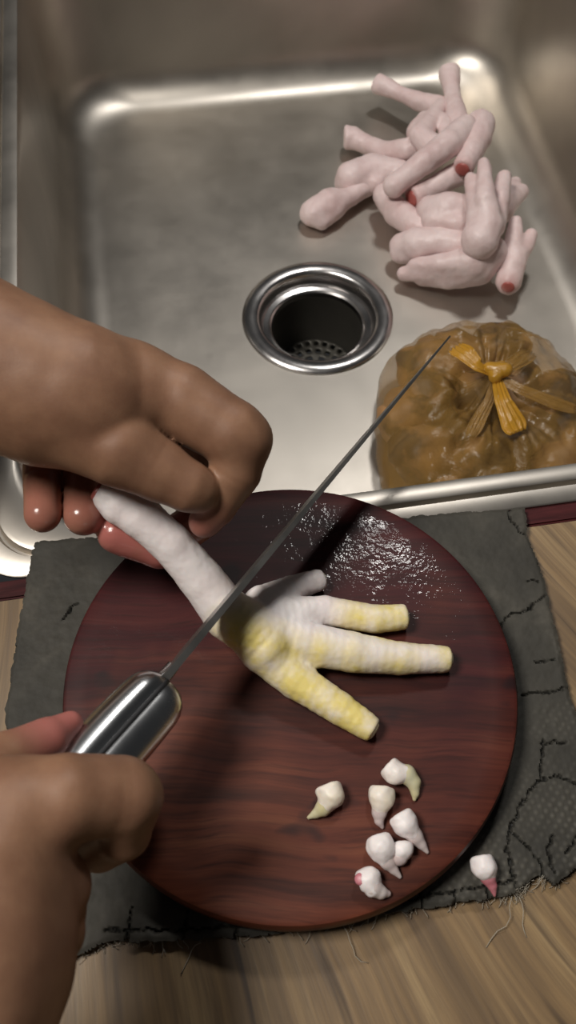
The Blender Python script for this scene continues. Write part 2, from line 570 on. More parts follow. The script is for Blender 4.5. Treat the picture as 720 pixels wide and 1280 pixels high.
# ------------------------------------------------------------------ countertop round the sink, in the sink's axes
top = empty('countertop', (0, 0, -0.03), SINK_ROT)
tag(top, 'wood-grain kitchen countertop with dark red edge strip along the sink', 'countertop')
def slab(name, u0, u1, v0, v1, z0, z1, mat, parent, bevel=0.0008):
    b = bmesh.new()
    bmesh.ops.create_cube(b, size=1)
    for v in b.verts:
        v.co = Vector(((u0 + u1) / 2 + v.co.x * (u1 - u0), (v0 + v1) / 2 + v.co.y * (v1 - v0), (z0 + z1) / 2 + v.co.z * (z1 - z0)))
    if bevel:
        bmesh.ops.bevel(b, geom=list(b.edges), offset=bevel, segments=2, affect='EDGES')
    me = bpy.data.meshes.new(name); b.to_mesh(me); b.free()
    me.materials.append(mat)
    o = bpy.data.objects.new(name, me); COL.objects.link(o); o.parent = parent
    return o
CU0, CU1 = U0 - 0.022, U1 + 0.022
slab('wood_top', -0.42, 0.55, -0.30, 0.1952, 0.0, 0.0300, M_WOOD, top)
slab('edge_strip', -0.42, 0.55, 0.1954, 0.2055, 0.0, 0.0302, M_RED, top, 0.001)
slab('side_top', -0.42, CU0 - 0.0005, 0.2057, 0.90, 0.0, 0.0300, M_WOOD, top)
slab('side_top', CU1 + 0.0005, 0.55, 0.2057, 0.90, 0.0, 0.0300, M_WOOD, top)
slab('back_top', CU0, CU1, V1 + 0.0225, 0.90, 0.0, 0.0300, M_WOOD, top)

# ------------------------------------------------------------------ the rubber mat
MAT_BASE, MAT_TOP = 0.0026, 0.0056
outline = np.array([(-0.1219, 0.2053), (-0.080, 0.2085), (-0.02, 0.2120), (0.05, 0.2180), (0.100, 0.2230), (0.1160, 0.2242), (0.1165, 0.2120), (0.1150, 0.2085), (0.1185, 0.1957),
                    (0.1212, 0.165), (0.1227, 0.1288), (0.1265, 0.110), (0.1340, 0.0976), (0.1335, 0.075), (0.1250, 0.0590), (0.1130, 0.0580), (0.1037, 0.0525), (0.0985, 0.0560),
                    (0.0880, 0.0490), (0.0745, 0.0468), (0.0432, 0.0425), (0.0061, 0.0355), (-0.0213, 0.0336), (-0.0485, 0.0320), (-0.0682, 0.0324),
                    (-0.0826, 0.0260), (-0.0890, 0.0397), (-0.1010, 0.0690), (-0.1150, 0.0980), (-0.1215, 0.118), (-0.1225, 0.160)])
cracks = [[(0.0935, 0.158), (0.1010, 0.1665), (0.1090, 0.1690), (0.1190, 0.1760)],
          [(0.1020, 0.1285), (0.1100, 0.1300), (0.1225, 0.1318)],
          [(0.1090, 0.1440), (0.1190, 0.1460)], [(0.1120, 0.1840), (0.1160, 0.1835)],
          [(0.0885, 0.0500), (0.0880, 0.0590), (0.0870, 0.0660), (0.0890, 0.0720), (0.0925, 0.0790), (0.0985, 0.0870), (0.1040, 0.0925), (0.1065, 0.1030), (0.1080, 0.1100)],
          [(0.0890, 0.0720), (0.0945, 0.0670), (0.0995, 0.0610), (0.1005, 0.0560)], [(0.1040, 0.0925), (0.1130, 0.0935), (0.1200, 0.0900)],
          [(0.1045, 0.0570), (0.1030, 0.0640), (0.1060, 0.0700)], [(0.1180, 0.1085), (0.1070, 0.1075)],
          [(0.1100, 0.0640), (0.1180, 0.0720), (0.1270, 0.0740)],
          [(-0.0700, 0.0365), (-0.0490, 0.0358), (-0.0210, 0.0372), (0.0061, 0.0395), (0.0250, 0.0430), (0.0432, 0.0462), (0.0745, 0.0512), (0.0880, 0.0535)],
          [(-0.0610, 0.0320), (-0.0605, 0.0365), (-0.0600, 0.0440)], [(-0.0400, 0.0320), (-0.0395, 0.0365), (-0.0380, 0.0450)], [(-0.0200, 0.0336), (-0.0190, 0.0380)],
          [(0.0080, 0.0350), (0.0085, 0.0400)], [(0.0290, 0.0390), (0.0300, 0.0480), (0.0280, 0.0560)], [(0.0520, 0.0430), (0.0500, 0.0560), (0.0530, 0.0640)],
          [(0.0640, 0.0450), (0.0650, 0.0500)], [(0.0780, 0.0470), (0.0770, 0.0520)],
          [(-0.1030, 0.1640), (-0.0995, 0.1700), (-0.0970, 0.1725)],
          [(0.1080, 0.2235), (0.1085, 0.2160), (0.1120, 0.2100), (0.1160, 0.2090)]]

def seg_dist(P, a, b):
    a = np.array(a); b = np.array(b); ba = b - a
    t = np.clip(((P - a) @ ba) / (ba @ ba), 0, 1)
    return np.sqrt(((P - a - t[:, None] * ba) ** 2).sum(1))

def build_mat():
    h = 0.0006
    x0, y0 = -0.130, 0.020
    nx, ny = int(0.272 / h), int(0.212 / h)
    X, Y = np.meshgrid(x0 + h * np.arange(nx), y0 + h * np.arange(ny), indexing='ij')
    P = np.stack([X.ravel(), Y.ravel()], 1)
    d = np.full(len(P), 1e9); inside = np.zeros(len(P), bool)
    n = len(outline)
    for i in range(n):
        a, b = outline[i], outline[(i + 1) % n]
        d = np.minimum(d, seg_dist(P, a, b))
        c = ((a[1] > P[:, 1]) != (b[1] > P[:, 1]))
        xi = (b[0] - a[0]) * (P[:, 1] - a[1]) / (b[1] - a[1] + 1e-12) + a[0]
        inside ^= c & (P[:, 0] < xi)
    nz = np.array([noise.noise((p[0] * 210, p[1] * 210, 0.3)) + 0.5 * noise.noise((p[0] * 520, p[1] * 520, 1.7)) for p in P])
    sd = np.where(inside, -d, d) + 0.0009 * nz
    # short jitter so that cracks wander
    jx = np.array([noise.noise((p[0] * 330, p[1] * 330, 5.1)) + 0.6 * noise.noise((p[0] * 900, p[1] * 900, 2.1)) for p in P]) * 0.0012
    jy = np.array([noise.noise((p[0] * 330, p[1] * 330, 9.4)) + 0.6 * noise.noise((p[0] * 900, p[1] * 900, 6.3)) for p in P]) * 0.0012
    PJ = P + np.stack([jx, jy], 1)
    cd = np.full(len(P), 1e9)
    for line in cracks:
        for a, b in zip(line[:-1], line[1:]):
            cd = np.minimum(cd, seg_dist(PJ, a, b))
    cr = np.clip(1.1 - cd / 0.0005, 0, 1)
    z = MAT_TOP - 0.0018 * cr + 0.00025 * nz
    # rounded worn rim
    z = z - np.clip(0.0016 + sd, 0, 0.0016) * 0.6
    S = sd.reshape(nx, ny)
    gx, gy = np.gradient(S, h)
    keep = sd < 0.0
    grow = keep.reshape(nx, ny)
    snap = (np.abs(sd) < h * 1.1)
    Q = P.copy()
    G = np.stack([gx.ravel(), gy.ravel()], 1)
    gn = np.maximum(np.linalg.norm(G, axis=1), 0.3)
    border = keep & snap
    Q[border] -= (sd[border] / gn[border])[:, None] * (G[border] / gn[border][:, None])
    idx = np.full(len(P), -1); idx[keep] = np.arange(keep.sum())
    I = idx.reshape(nx, ny)
    q = np.stack([I[:-1, :-1], I[1:, :-1], I[1:, 1:], I[:-1, 1:]], -1).reshape(-1, 4)
    q = q[(q >= 0).all(1)]
    used = np.zeros(keep.sum(), bool); used[q.ravel()] = True
    re = np.full(len(used), -1); re[used] = np.arange(used.sum())
    q = re[q]
    Vt = np.c_[Q[keep][used], z[keep][used]]
    crk = cr[keep][used]
    m = len(Vt)
    # skirt: boundary edges dropped to the base
    e = np.concatenate([q[:, [0, 1]], q[:, [1, 2]], q[:, [2, 3]], q[:, [3, 0]]])
    key = np.sort(e, 1)
    _, inv, cnt = np.unique(key[:, 0] * m + key[:, 1], return_inverse=True, return_counts=True)
    be = e[cnt[inv] == 1]
    bv = np.unique(be)
    low = {int(v): m + i for i, v in enumerate(bv)}
    Vb = Vt[bv].copy(); Vb[:, 2] = MAT_BASE
    faces = [tuple(f) for f in q] + [(int(b), int(a), low[int(a)], low[int(b)]) for a, b in be]
    return np.r_[Vt, Vb], faces, np.r_[crk, np.zeros(len(Vb))]

mat_root = empty('rubber_mat', (0, 0.12, MAT_BASE))
tag(mat_root, 'worn dark grey rubber mat, cracked and frayed, under the round board', 'mat')
V, F, crk = build_mat()
o = mesh_object('sheet', V, F, M_MAT, mat_root, True, 45, {'crack': crk})
o.location = (0, -0.12, -MAT_BASE)

# frayed backing threads along the torn near edge and the right edge: nobody could count them
def thread(p, ang, ln, r=0.00011, lift=0.0022):
    pts = []
    x, y = p
    a = ang
    z = rnd.uniform(0.0022, 0.0048)
    n = 7
    for i in range(n):
        zz = z * (1 - i / (n - 1)) + 0.0003 + (0.0006 if i > n - 3 else 0) * rnd.random()
        pts.append((x, y, max(zz, 0.0003)))
        a += rnd.uniform(-0.6, 0.6)
        x += math.cos(a) * ln / n; y += math.sin(a) * ln / n
    return tube(pts, r, 4)
parts = []
edge_pts = [(0.1060, 0.0535), (0.1000, 0.0545), (0.0900, 0.0495), (0.0840, 0.0485), (0.0745, 0.0468), (0.060, 0.0450), (0.0432, 0.0425), (0.0250, 0.0390), (0.0061, 0.0355), (-0.0213, 0.0336), (-0.0485, 0.0320), (-0.0682, 0.0322), (-0.0800, 0.0270)]
for i in range(150):
    k = rnd.randrange(len(edge_pts) - 1)
    if rnd.random() < 0.45: k = rnd.choice((0, 1, 2, 3, 10, 11))
    t = rnd.random()
    a, b = edge_pts[k], edge_pts[k + 1]
    parts.append(thread((a[0] + (b[0] - a[0]) * t, a[1] + (b[1] - a[1]) * t + 0.0012), rnd.uniform(-2.9, -0.3), rnd.uniform(0.003, 0.0075)))
for i in range(26):
    t = rnd.random()
    parts.append(thread((0.1190 + 0.004 * (1 - t) - 0.001, 0.128 + 0.05 * t), rnd.uniform(-0.9, 1.2), rnd.uniform(0.002, 0.004)))
for p, a, l in (((0.0870, 0.0480), -1.75, 0.026), ((0.0900, 0.0480), -1.6, 0.017), ((0.0210, 0.0380), -1.5, 0.020), ((-0.0330, 0.0320), -2.2, 0.016)):
    parts.append(thread(p, a, l, 0.00014))
V, F = join(parts)
o = mesh_object('frayed_threads', V, F, M_THREAD, mat_root)
o.location = (0, -0.12, -MAT_BASE)
o['kind'] = 'stuff'

# ------------------------------------------------------------------ the round chopping board
BOARD_C = (0.0010, 0.1304); BOARD_R = 0.0953; BT = 0.0210; BB = 0.0058
V, F = lathe([(0.0, BT - BB), (0.03, BT - BB), (0.06, BT - BB), (0.085, BT - BB), (BOARD_R - 0.0022, BT - BB), (BOARD_R - 0.0008, BT - BB - 0.0006),
              (BOARD_R, BT - BB - 0.0022), (BOARD_R + 0.0003, 0.006), (BOARD_R - 0.0004, 0.0015), (BOARD_R - 0.002, 0.0), (0.04, 0.0), (0.0, 0.0)], 160)
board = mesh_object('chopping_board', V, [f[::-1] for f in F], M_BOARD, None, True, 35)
board.location = (BOARD_C[0], BOARD_C[1], BB)
tag(board, 'round dark red wooden chopping board, wet near the sink, lying on a mat', 'chopping board')

# ------------------------------------------------------------------ the chicken foot being cut
foot = empty('chicken_paw', (0.02, 0.14, BT))
tag(foot, 'large white and yellow chicken foot held over the chopping board', 'chicken foot')
toeC = [((-0.0050, 0.1450, 0.0345), 0.0088), ((0.0133, 0.1406, 0.0315), 0.0084), ((0.0266, 0.1387, 0.0300), 0.0082), ((0.0467, 0.1367, 0.0280), 0.0066), ((0.0679, 0.1368, 0.0268), 0.0052)]
toeB = [((-0.0050, 0.1535, 0.0350), 0.0075), ((0.0154, 0.1576, 0.0300), 0.0060), ((0.0376, 0.1545, 0.0278), 0.0058), ((0.0509, 0.1561, 0.0268), 0.0053)]
toeD = [((-0.0115, 0.1369, 0.0345), 0.0078), ((0.0033, 0.1267, 0.0295), 0.0076), ((0.0211, 0.1152, 0.0275), 0.0064), ((0.0346, 0.1063, 0.0265), 0.0050)]
toeA = [((-0.0118, 0.1583, 0.0350), 0.0075), ((0.0017, 0.1684, 0.0290), 0.0055), ((0.0155, 0.1747, 0.0265), 0.0044)]
shank = [((-0.0705, 0.1839, 0.0790), 0.0066), ((-0.0665, 0.1822, 0.0770), 0.0082), ((-0.0587, 0.1784, 0.0740), 0.0085), ((-0.0464, 0.1701, 0.0660), 0.0082), ((-0.0356, 0.1607, 0.0550), 0.0088), ((-0.0247, 0.1503, 0.0420), 0.0100), ((-0.0099, 0.1451, 0.0360), 0.0105)]
V, Q = solid([dict(pts=shank), dict(pts=toeC, ring=(0.0003, 0.0036), cut=True, k=0.003), dict(pts=toeB, ring=(0.0003, 0.0034), cut=True, k=0.003),
              dict(pts=toeD, ring=(0.0003, 0.0036), cut=True, k=0.003), dict(pts=toeA, ring=(0.0004, 0.004), cut=True, k=0.003),
              dict(pts=[((-0.0236, 0.1494, 0.0440), 0.0090), ((-0.0098, 0.1383, 0.0370), 0.0094)], ring=(0.0007, 0.0034), k=0.003)],
             h=0.0008, ground=BT + 0.0002, lumps=(0.00025, 140))
yel = np.maximum(near(V, [(0.0496, 0.1550, 0.0285), (0.0375, 0.1544, 0.0290)], 0.022), near(V, [(0.0081, 0.1214, 0.0330), (0.0225, 0.1134, 0.0290), (0.0346, 0.1058, 0.0270), (-0.0032, 0.1298, 0.0350)], 0.020))
yel = np.maximum(yel, 0.85 * near(V, [(-0.0194, 0.1412, 0.0450), (-0.0128, 0.1350, 0.0450), (-0.0048, 0.1330, 0.0400)], 0.017))
yel = np.maximum(yel, 0.8 * near(V, [(0.0263, 0.1337, 0.0330), (0.0461, 0.1323, 0.0310), (0.0666, 0.1356, 0.0280), (0.0131, 0.1343, 0.0350)], 0.013))
yel = np.clip(yel * 1.7, 0, 1)
o = mesh_object('skin', V - np.array([0.02, 0.14, BT]), Q, M_FOOT, foot, True, None, {'yellow': yel, 'raw': np.zeros(len(V))})

def disc_at(p, direction, r, mat, parent, name, offset=0.0003, origin=(0, 0, 0), bump=0.0006):
    d = Vector(direction).normalized()
    rot = d.to_track_quat('Z', 'Y').to_matrix()
    V, F = lathe([(0.0, bump), (r * 0.45, bump * 0.9), (r * 0.8, bump * 0.4), (r, -0.0004), (r * 0.95, -0.0012)], 20)
    V = [rot @ Vector(v) + Vector(p) + d * offset - Vector(origin) for v in V]
    F = F + [tuple(range(4 * 20, 5 * 20))[::-1]]
    return mesh_object(name, V, F, mat, parent)
for t in (toeB, toeC, toeD, toeA):
    disc_at(t[-1][0], Vector(t[-1][0]) - Vector(t[-2][0]), t[-1][1] * 0.72, M_CUTPALE, foot, 'cut_toe_tip', origin=(0.02, 0.14, BT))
disc_at(shank[0][0], Vector(shank[0][0]) - Vector(shank[1][0]), 0.0042, M_CUT, foot, 'cut_end', 0.0062, origin=(0.02, 0.14, BT))

# ------------------------------------------------------------------ the knife
SP0 = Vector((-0.0442, 0.1103, 0.0740)); SP1 = Vector((0.0787, 0.2905, 0.0560))
axis = (SP1 - SP0).normalized()
mid = (SP0 + SP1) / 2
down = (mid - Vector((0.012, 0, 0.374)))
down = (down - axis * down.dot(axis)).normalized()
down = (Matrix.Rotation(math.radians(5.0), 3, axis) @ down).normalized()
side = axis.cross(down).normalized()
LEN = (SP1 - SP0).length
knife = empty('kitchen_knife', tuple(SP0))
tag(knife, 'long steel knife with shiny metal handle, cutting the chicken foot', 'knife')
rings = []
NB = 26
for i in range(NB + 1):
    t = i / NB
    h = 0.0165 * (1 - max(0, (t - 0.45) / 0.55) ** 1.7) + 0.0002
    if t < 0.04: h *= 0.75
    w = 0.0013 * (1 - 0.75 * t) + 0.0001
    c = axis * (LEN * t)
    lift = down * (0.0015 * t * t)
    rings.append([tuple(c + lift + side * w), tuple(c + lift + down * (h * 0.75) + side * (w * 0.8)), tuple(c + lift + down * h),
                  tuple(c + lift + down * (h * 0.75) - side * (w * 0.8)), tuple(c + lift - side * w)])
V, F = loft(rings, True, True, True)
mesh_object('blade', V, F, M_BLADE, knife, True, 25)
# tang / bolster between blade and handle
V, F = tube([axis * 0.008 + down * 0.006, -axis * 0.006 + down * 0.008], [0.0024, 0.0034], 12)
mesh_object('bolster', V, F, M_HANDLE, knife)
H0 = Vector((-0.0431, 0.1112, 0.0700)); H1 = Vector((-0.0814, 0.0542, 0.0860))
hax = (H1 - H0).normalized(); HL = (H1 - H0).length
hup = -down - hax * (-down).dot(hax); hup.normalize()
hs = hax.cross(hup).normalized()
rings, slot = [], []
NH, NS = 28, 48
for i in range(NH + 1):
    t = i / NH
    e = min(1.0, t / 0.16); env = math.sqrt(max(0.0, 1 - (1 - e) ** 2.4)) * 0.98 + 0.02
    e2 = min(1.0, (1 - t) / 0.08); env *= math.sqrt(max(0.02, 1 - (1 - e2) ** 2))
    wid = (0.0112 + 0.0012 * math.sin(math.pi * min(1, t * 1.3))) * env
    hei = 0.0092 * env
    ring = []
    for j in range(NS):
        a = 2 * math.pi * j / NS
        g = 1 - 0.13 * math.exp(-(((a - math.pi / 2 + 0.12 + math.pi) % (2 * math.pi) - math.pi) / 0.13) ** 2)
        cx, sy = math.cos(a), math.sin(a)
        ring.append(tuple((H0 - SP0) + hax * (HL * t) + hs * (wid * g * math.copysign(abs(cx) ** 0.8, cx)) + hup * (hei * g * math.copysign(abs(sy) ** 0.8, sy))))
    rings.append(ring)
    if 1 <= i <= NH - 2:
        a = math.pi / 2 - 0.12
        slot.append((H0 - SP0) + hax * (HL * t) + hs * (wid * math.cos(a)) + hup * (hei * 0.905))
V, F = loft(rings, True, True, True)
mesh_object('handle', V, [f[::-1] for f in F], M_HANDLE, knife, True, 60)
V, F = tube(slot, 0.00095, 8, 0.5, up=hup)
mesh_object('seam', V, F, M_SLOT, knife)

# ------------------------------------------------------------------ the person: two forearms and hands
LH = {}
LH['arm'] = [((-0.2355, 0.2719, 0.1500), 0.0380), ((-0.1657, 0.2424, 0.1400), 0.0300), ((-0.1184, 0.2195, 0.1260), 0.0232)]
LH['arm2'] = [((-0.1667, 0.2395, 0.1360), 0.0300), ((-0.1187, 0.2144, 0.1220), 0.0222)]
LH['back'] = [((-0.1184, 0.2195, 0.1260), 0.0232), ((-0.0947, 0.2129, 0.1220), 0.0230), ((-0.0758, 0.2086, 0.1180), 0.0222), ((-0.0591, 0.2112, 0.1120), 0.0168)]
LH['heel'] = [((-0.1187, 0.2144, 0.1220), 0.0222), ((-0.0893, 0.2031, 0.1140), 0.0226), ((-0.0724, 0.1998, 0.1100), 0.0200)]
LH['index'] = [((-0.0609, 0.2143, 0.1120), 0.0165), ((-0.0410, 0.2082, 0.1090), 0.0144), ((-0.0213, 0.1976, 0.1030), 0.0130), ((-0.0186, 0.1960, 0.1010), 0.0127)]
LH['index_end'] = [((-0.0186, 0.1960, 0.1010), 0.0126), ((-0.0202, 0.1867, 0.0930), 0.0100), ((-0.0279, 0.1777, 0.0830), 0.0080), ((-0.0325, 0.1741, 0.0770), 0.0066)]
LH['thumb'] = [((-0.0890, 0.2012, 0.1140), 0.0200), ((-0.0620, 0.1874, 0.1080), 0.0146), ((-0.0477, 0.1821, 0.1010), 0.0116), ((-0.0371, 0.1779, 0.0965), 0.0098), ((-0.0343, 0.1774, 0.0945), 0.0086)]
LH['middle'] = [((-0.0629, 0.2298, 0.0980), 0.0110), ((-0.0325, 0.2106, 0.0750), 0.0096), ((-0.0352, 0.1903, 0.0540), 0.0088), ((-0.0529, 0.1747, 0.0550), 0.0088), ((-0.0696, 0.1766, 0.0630), 0.0082)]
LH['ring'] = [((-0.0855, 0.2400, 0.0960), 0.0110), ((-0.0863, 0.2310, 0.0700), 0.0098), ((-0.0843, 0.1993, 0.0680), 0.0084), ((-0.0815, 0.1796, 0.0720), 0.0080)]
LH['little'] = [((-0.1059, 0.2443, 0.0960), 0.0100), ((-0.1049, 0.2279, 0.0740), 0.0090), ((-0.1006, 0.1975, 0.0720), 0.0076), ((-0.0969, 0.1780, 0.0760), 0.0073)]
V1, Q1 = solid([dict(pts=LH['arm']), dict(pts=LH['arm2'], k=0.02), dict(pts=LH['back'], k=0.014), dict(pts=LH['heel'], k=0.016),
                dict(pts=LH['index'], k=0.005), dict(pts=LH['index_end'], k=0.0012), dict(pts=LH['thumb'], k=0.0014),
                dict(pts=LH['middle'], k=0.0012), dict(pts=LH['ring'], k=0.0012), dict(pts=LH['little'], k=0.0012)], h=0.0010, lumps=(0.00035, 45))
RH = {}
RH['arm'] = [((-0.1345, -0.0294, 0.1350), 0.0340), ((-0.1038, -0.0112, 0.1250), 0.0280), ((-0.0876, 0.0089, 0.1180), 0.0245)]
RH['back'] = [((-0.0876, 0.0089, 0.1180), 0.0245), ((-0.0852, 0.0279, 0.1140), 0.0240), ((-0.0833, 0.0445, 0.1120), 0.0195), ((-0.0795, 0.0559, 0.1120), 0.0150)]
RH['ulnar'] = [((-0.0872, 0.0073, 0.1120), 0.0235), ((-0.0794, 0.0188, 0.1060), 0.0185), ((-0.0762, 0.0333, 0.1020), 0.0150)]
RH['index'] = [((-0.0815, 0.0561, 0.1130), 0.0150), ((-0.0648, 0.0601, 0.1130), 0.0124), ((-0.0506, 0.0634, 0.1030), 0.0118)]
RH['index_end'] = [((-0.0492, 0.0627, 0.1020), 0.0118), ((-0.0509, 0.0553, 0.0900), 0.0085), ((-0.0604, 0.0531, 0.0760), 0.0074), ((-0.0730, 0.0544, 0.0660), 0.0066)]
RH['middle'] = [((-0.0756, 0.0414, 0.1050), 0.0135), ((-0.0685, 0.0381, 0.0980), 0.0108), ((-0.0691, 0.0329, 0.0880), 0.0088), ((-0.0812, 0.0378, 0.0660), 0.0072)]
RH['ring'] = [((-0.0776, 0.0291, 0.1030), 0.0130), ((-0.0681, 0.0268, 0.0930), 0.0092), ((-0.0699, 0.0257, 0.0820), 0.0078), ((-0.0880, 0.0335, 0.0620), 0.0070)]
RH['thumb'] = [((-0.0941, 0.0424, 0.1120), 0.0190), ((-0.0962, 0.0613, 0.1060), 0.0130), ((-0.0871, 0.0753, 0.0980), 0.0092), ((-0.0780, 0.0840, 0.0910), 0.0072), ((-0.0724, 0.0905, 0.0870), 0.0042)]
V2, Q2 = solid([dict(pts=RH['arm']), dict(pts=RH['back'], k=0.014), dict(pts=RH['ulnar'], k=0.014), dict(pts=RH['index'], k=0.006),
                dict(pts=RH['index_end'], k=0.0015), dict(pts=RH['middle'], k=0.003), dict(pts=RH['ring'], k=0.002), dict(pts=RH['thumb'], k=0.004)], h=0.0010, lumps=(0.00035, 45))
def creases(V, lines):
    """shallow skin folds: (centre, direction across which the fold is narrow, reach, depth)"""
    V = V.copy()
    for p, n, reach, depth, inward in lines:
        d = V - np.array(p, np.float32)
        n = np.array(n, np.float32); n /= np.linalg.norm(n)
        x = d @ n
        r = np.linalg.norm(d, axis=1)
        g = np.exp(-(x / 0.0010) ** 2) * np.clip(1.5 * (1 - r / reach), 0, 1)
        c = np.array(inward, np.float32)
        w = c - V; w /= np.maximum(np.linalg.norm(w, axis=1), 1e-6)[:, None]
        V += w * (depth * g)[:, None]
    return V
def along(ch, i): return tuple(np.array(ch[i + 1][0]) - np.array(ch[i][0]))
def on(ch, i, t): return tuple(np.array(ch[i][0]) * (1 - t) + np.array(ch[i + 1][0]) * t)
lines = []
for t in (0.78, 0.90, 1.02):
    lines.append((on(LH['index'], 1, t), along(LH['index'], 1), 0.014, 0.0003, on(LH['index'], 1, t)))
for t in (0.62, 0.80):
    lines.append((on(LH['thumb'], 1, t), along(LH['thumb'], 1), 0.014, 0.00022, on(LH['thumb'], 1, t)))
lines.append((on(LH['index_end'], 1, 0.05), along(LH['index_end'], 1), 0.013, 0.0006, on(LH['index_end'], 1, 0.05)))
for f in ('ring', 'little'):
    lines.append((on(LH[f], 2, 0.1), along(LH[f], 2), 0.012, 0.0007, on(LH[f], 2, 0.1)))
V1 = creases(V1, lines)
V2 = creases(V2, [(on(RH['index'], 1, t), along(RH['index'], 1), 0.014, 0.0002, on(RH['index'], 1, t)) for t in (0.75, 0.9)])
pinkL = np.maximum(near(V1, [LH['middle'][-1][0], LH['middle'][-2][0]], 0.022) * 1.9, near(V1, [LH['ring'][-1][0], LH['little'][-1][0], LH['ring'][-2][0], LH['little'][-2][0]], 0.022) * 0.75)
pinkL = np.maximum(pinkL, near(V1, [LH['index_end'][-1][0]], 0.018) * 0.9)
wetL = np.clip(near(V1, [LH['middle'][-1][0], LH['ring'][-1][0], LH['little'][-1][0], LH['middle'][-2][0]], 0.03) * 2.5, 0, 1)
pinkR = near(V2, [RH['thumb'][-1][0], RH['thumb'][-2][0]], 0.018) * 1.5
V = np.r_[V1, V2]; Q = np.r_[Q1, Q2 + len(V1)]
pk = np.clip(np.r_[pinkL, pinkR], 0, 1)
person = mesh_object('person', V, Q, M_SKIN, None, True, None,
                     {'pink': pk, 'wet': np.r_[wetL, np.zeros(len(V2))], 'crease': np.zeros(len(V))})
tag(person, 'bare brown hands, one holding the chicken foot, the other gripping the knife', 'person')

# ------------------------------------------------------------------ cut-off claws
def claw(label, pts, nail, yellow=0.0, split=2):
    """pts: (point, radius) chain from the flat cut stub to the claw's point"""
    root = Vector(pts[0][0])
    r = empty('chicken_claw', tuple(root))
    tag(r, label, 'claw', 'cut-off claws')
    V, Q = solid([dict(pts=list(reversed(pts[:split + 1])), k=0.001, cut=True)], h=0.0005, lumps=(0.0005, 150))
    mesh_object('toe_tip', V - np.array(root), Q, M_FOOT, r, True, None, {'yellow': np.full(len(V), yellow), 'raw': np.zeros(len(V))})
    V, Q = solid([dict(pts=[(pts[split - 1][0], pts[split - 1][1] * 0.80)] + [(p, q * 1.04) for p, q in pts[split:]], k=0.001)], h=0.0004, lumps=(0.00012, 200))
    mesh_object('claw_nail', V - np.array(root), Q, nail, r)
    return r
claw('yellowish claw lying alone, apart from the other claws on the board',
     [((0.0152, 0.0853, 0.0262), 0.0052), ((0.0167, 0.0811, 0.0260), 0.0050), ((0.0136, 0.0770, 0.0240), 0.0030), ((0.0108, 0.0752, 0.0228), 0.0018), ((0.0080, 0.0739, 0.0220), 0.0008)], M_NAIL_YELLOW, 0.3)
claw('topmost claw of the cluster, with a curled yellow flap',
     [((0.0391, 0.0932, 0.0256), 0.0046), ((0.0420, 0.0901, 0.0256), 0.0044), ((0.0465, 0.0896, 0.0250), 0.0036), ((0.0492, 0.0867, 0.0240), 0.0028), ((0.0497, 0.0827, 0.0228), 0.0016), ((0.0493, 0.0807, 0.0222), 0.0008)], M_NAIL_YELLOW, 0.1)
claw('pale claw pointing down, just below the claw with the yellow flap',
     [((0.0367, 0.0844, 0.0260), 0.0050), ((0.0361, 0.0802, 0.0260), 0.0050), ((0.0351, 0.0752, 0.0242), 0.0028), ((0.0350, 0.0724, 0.0232), 0.0018), ((0.0362, 0.0703, 0.0222), 0.0008)], M_NAIL_PALE, 0.3)
claw('long straight pale claw pointing down right in the cluster',
     [((0.0425, 0.0744, 0.0262), 0.0050), ((0.0447, 0.0707, 0.0260), 0.0050), ((0.0483, 0.0664, 0.0240), 0.0030), ((0.0507, 0.0637, 0.0230), 0.0019), ((0.0527, 0.0612, 0.0222), 0.0008)], M_NAIL_PALE, 0.0)
claw('white claw with long thin tail beside the small round claw',
     [((0.0338, 0.0663, 0.0262), 0.0046), ((0.0348, 0.0622, 0.0264), 0.0054), ((0.0374, 0.0575, 0.0242), 0.0030), ((0.0395, 0.0549, 0.0231), 0.0018), ((0.0418, 0.0525, 0.0222), 0.0008)], M_NAIL_PALE, 0.0)
claw('small round white claw tucked into the cluster',
     [((0.0432, 0.0642, 0.0250), 0.0038), ((0.0430, 0.0616, 0.0252), 0.0040), ((0.0417, 0.0592, 0.0244), 0.0032), ((0.0402, 0.0576, 0.0234), 0.0018)], M_NAIL_PALE, 0.0)
low = claw('lowest claw on the board, with pink spot',
     [((0.0260, 0.0499, 0.0246), 0.0036), ((0.0299, 0.0514, 0.0254), 0.0044), ((0.0313, 0.0485, 0.0246), 0.0034), ((0.0342, 0.0470, 0.0236), 0.0024), ((0.0370, 0.0466, 0.0226), 0.0012)], M_NAIL_PALE, 0.0)
disc_at((0.0264, 0.0508, 0.0282), (-0.3, -0.1, 1), 0.0022, M_NAIL_PINK, low, 'cut_end', 0.0, origin=tuple(low.location), bump=0.0004)
claw('white claw with pink tip lying on the rubber mat',
     [((0.0752, 0.0618, 0.0106), 0.0046), ((0.0760, 0.0574, 0.0106), 0.0048), ((0.0774, 0.0544, 0.0092), 0.0030), ((0.0789, 0.0514, 0.0080), 0.0019), ((0.0797, 0.0482, 0.0066), 0.0007)], M_NAIL_PINK, 0.0)

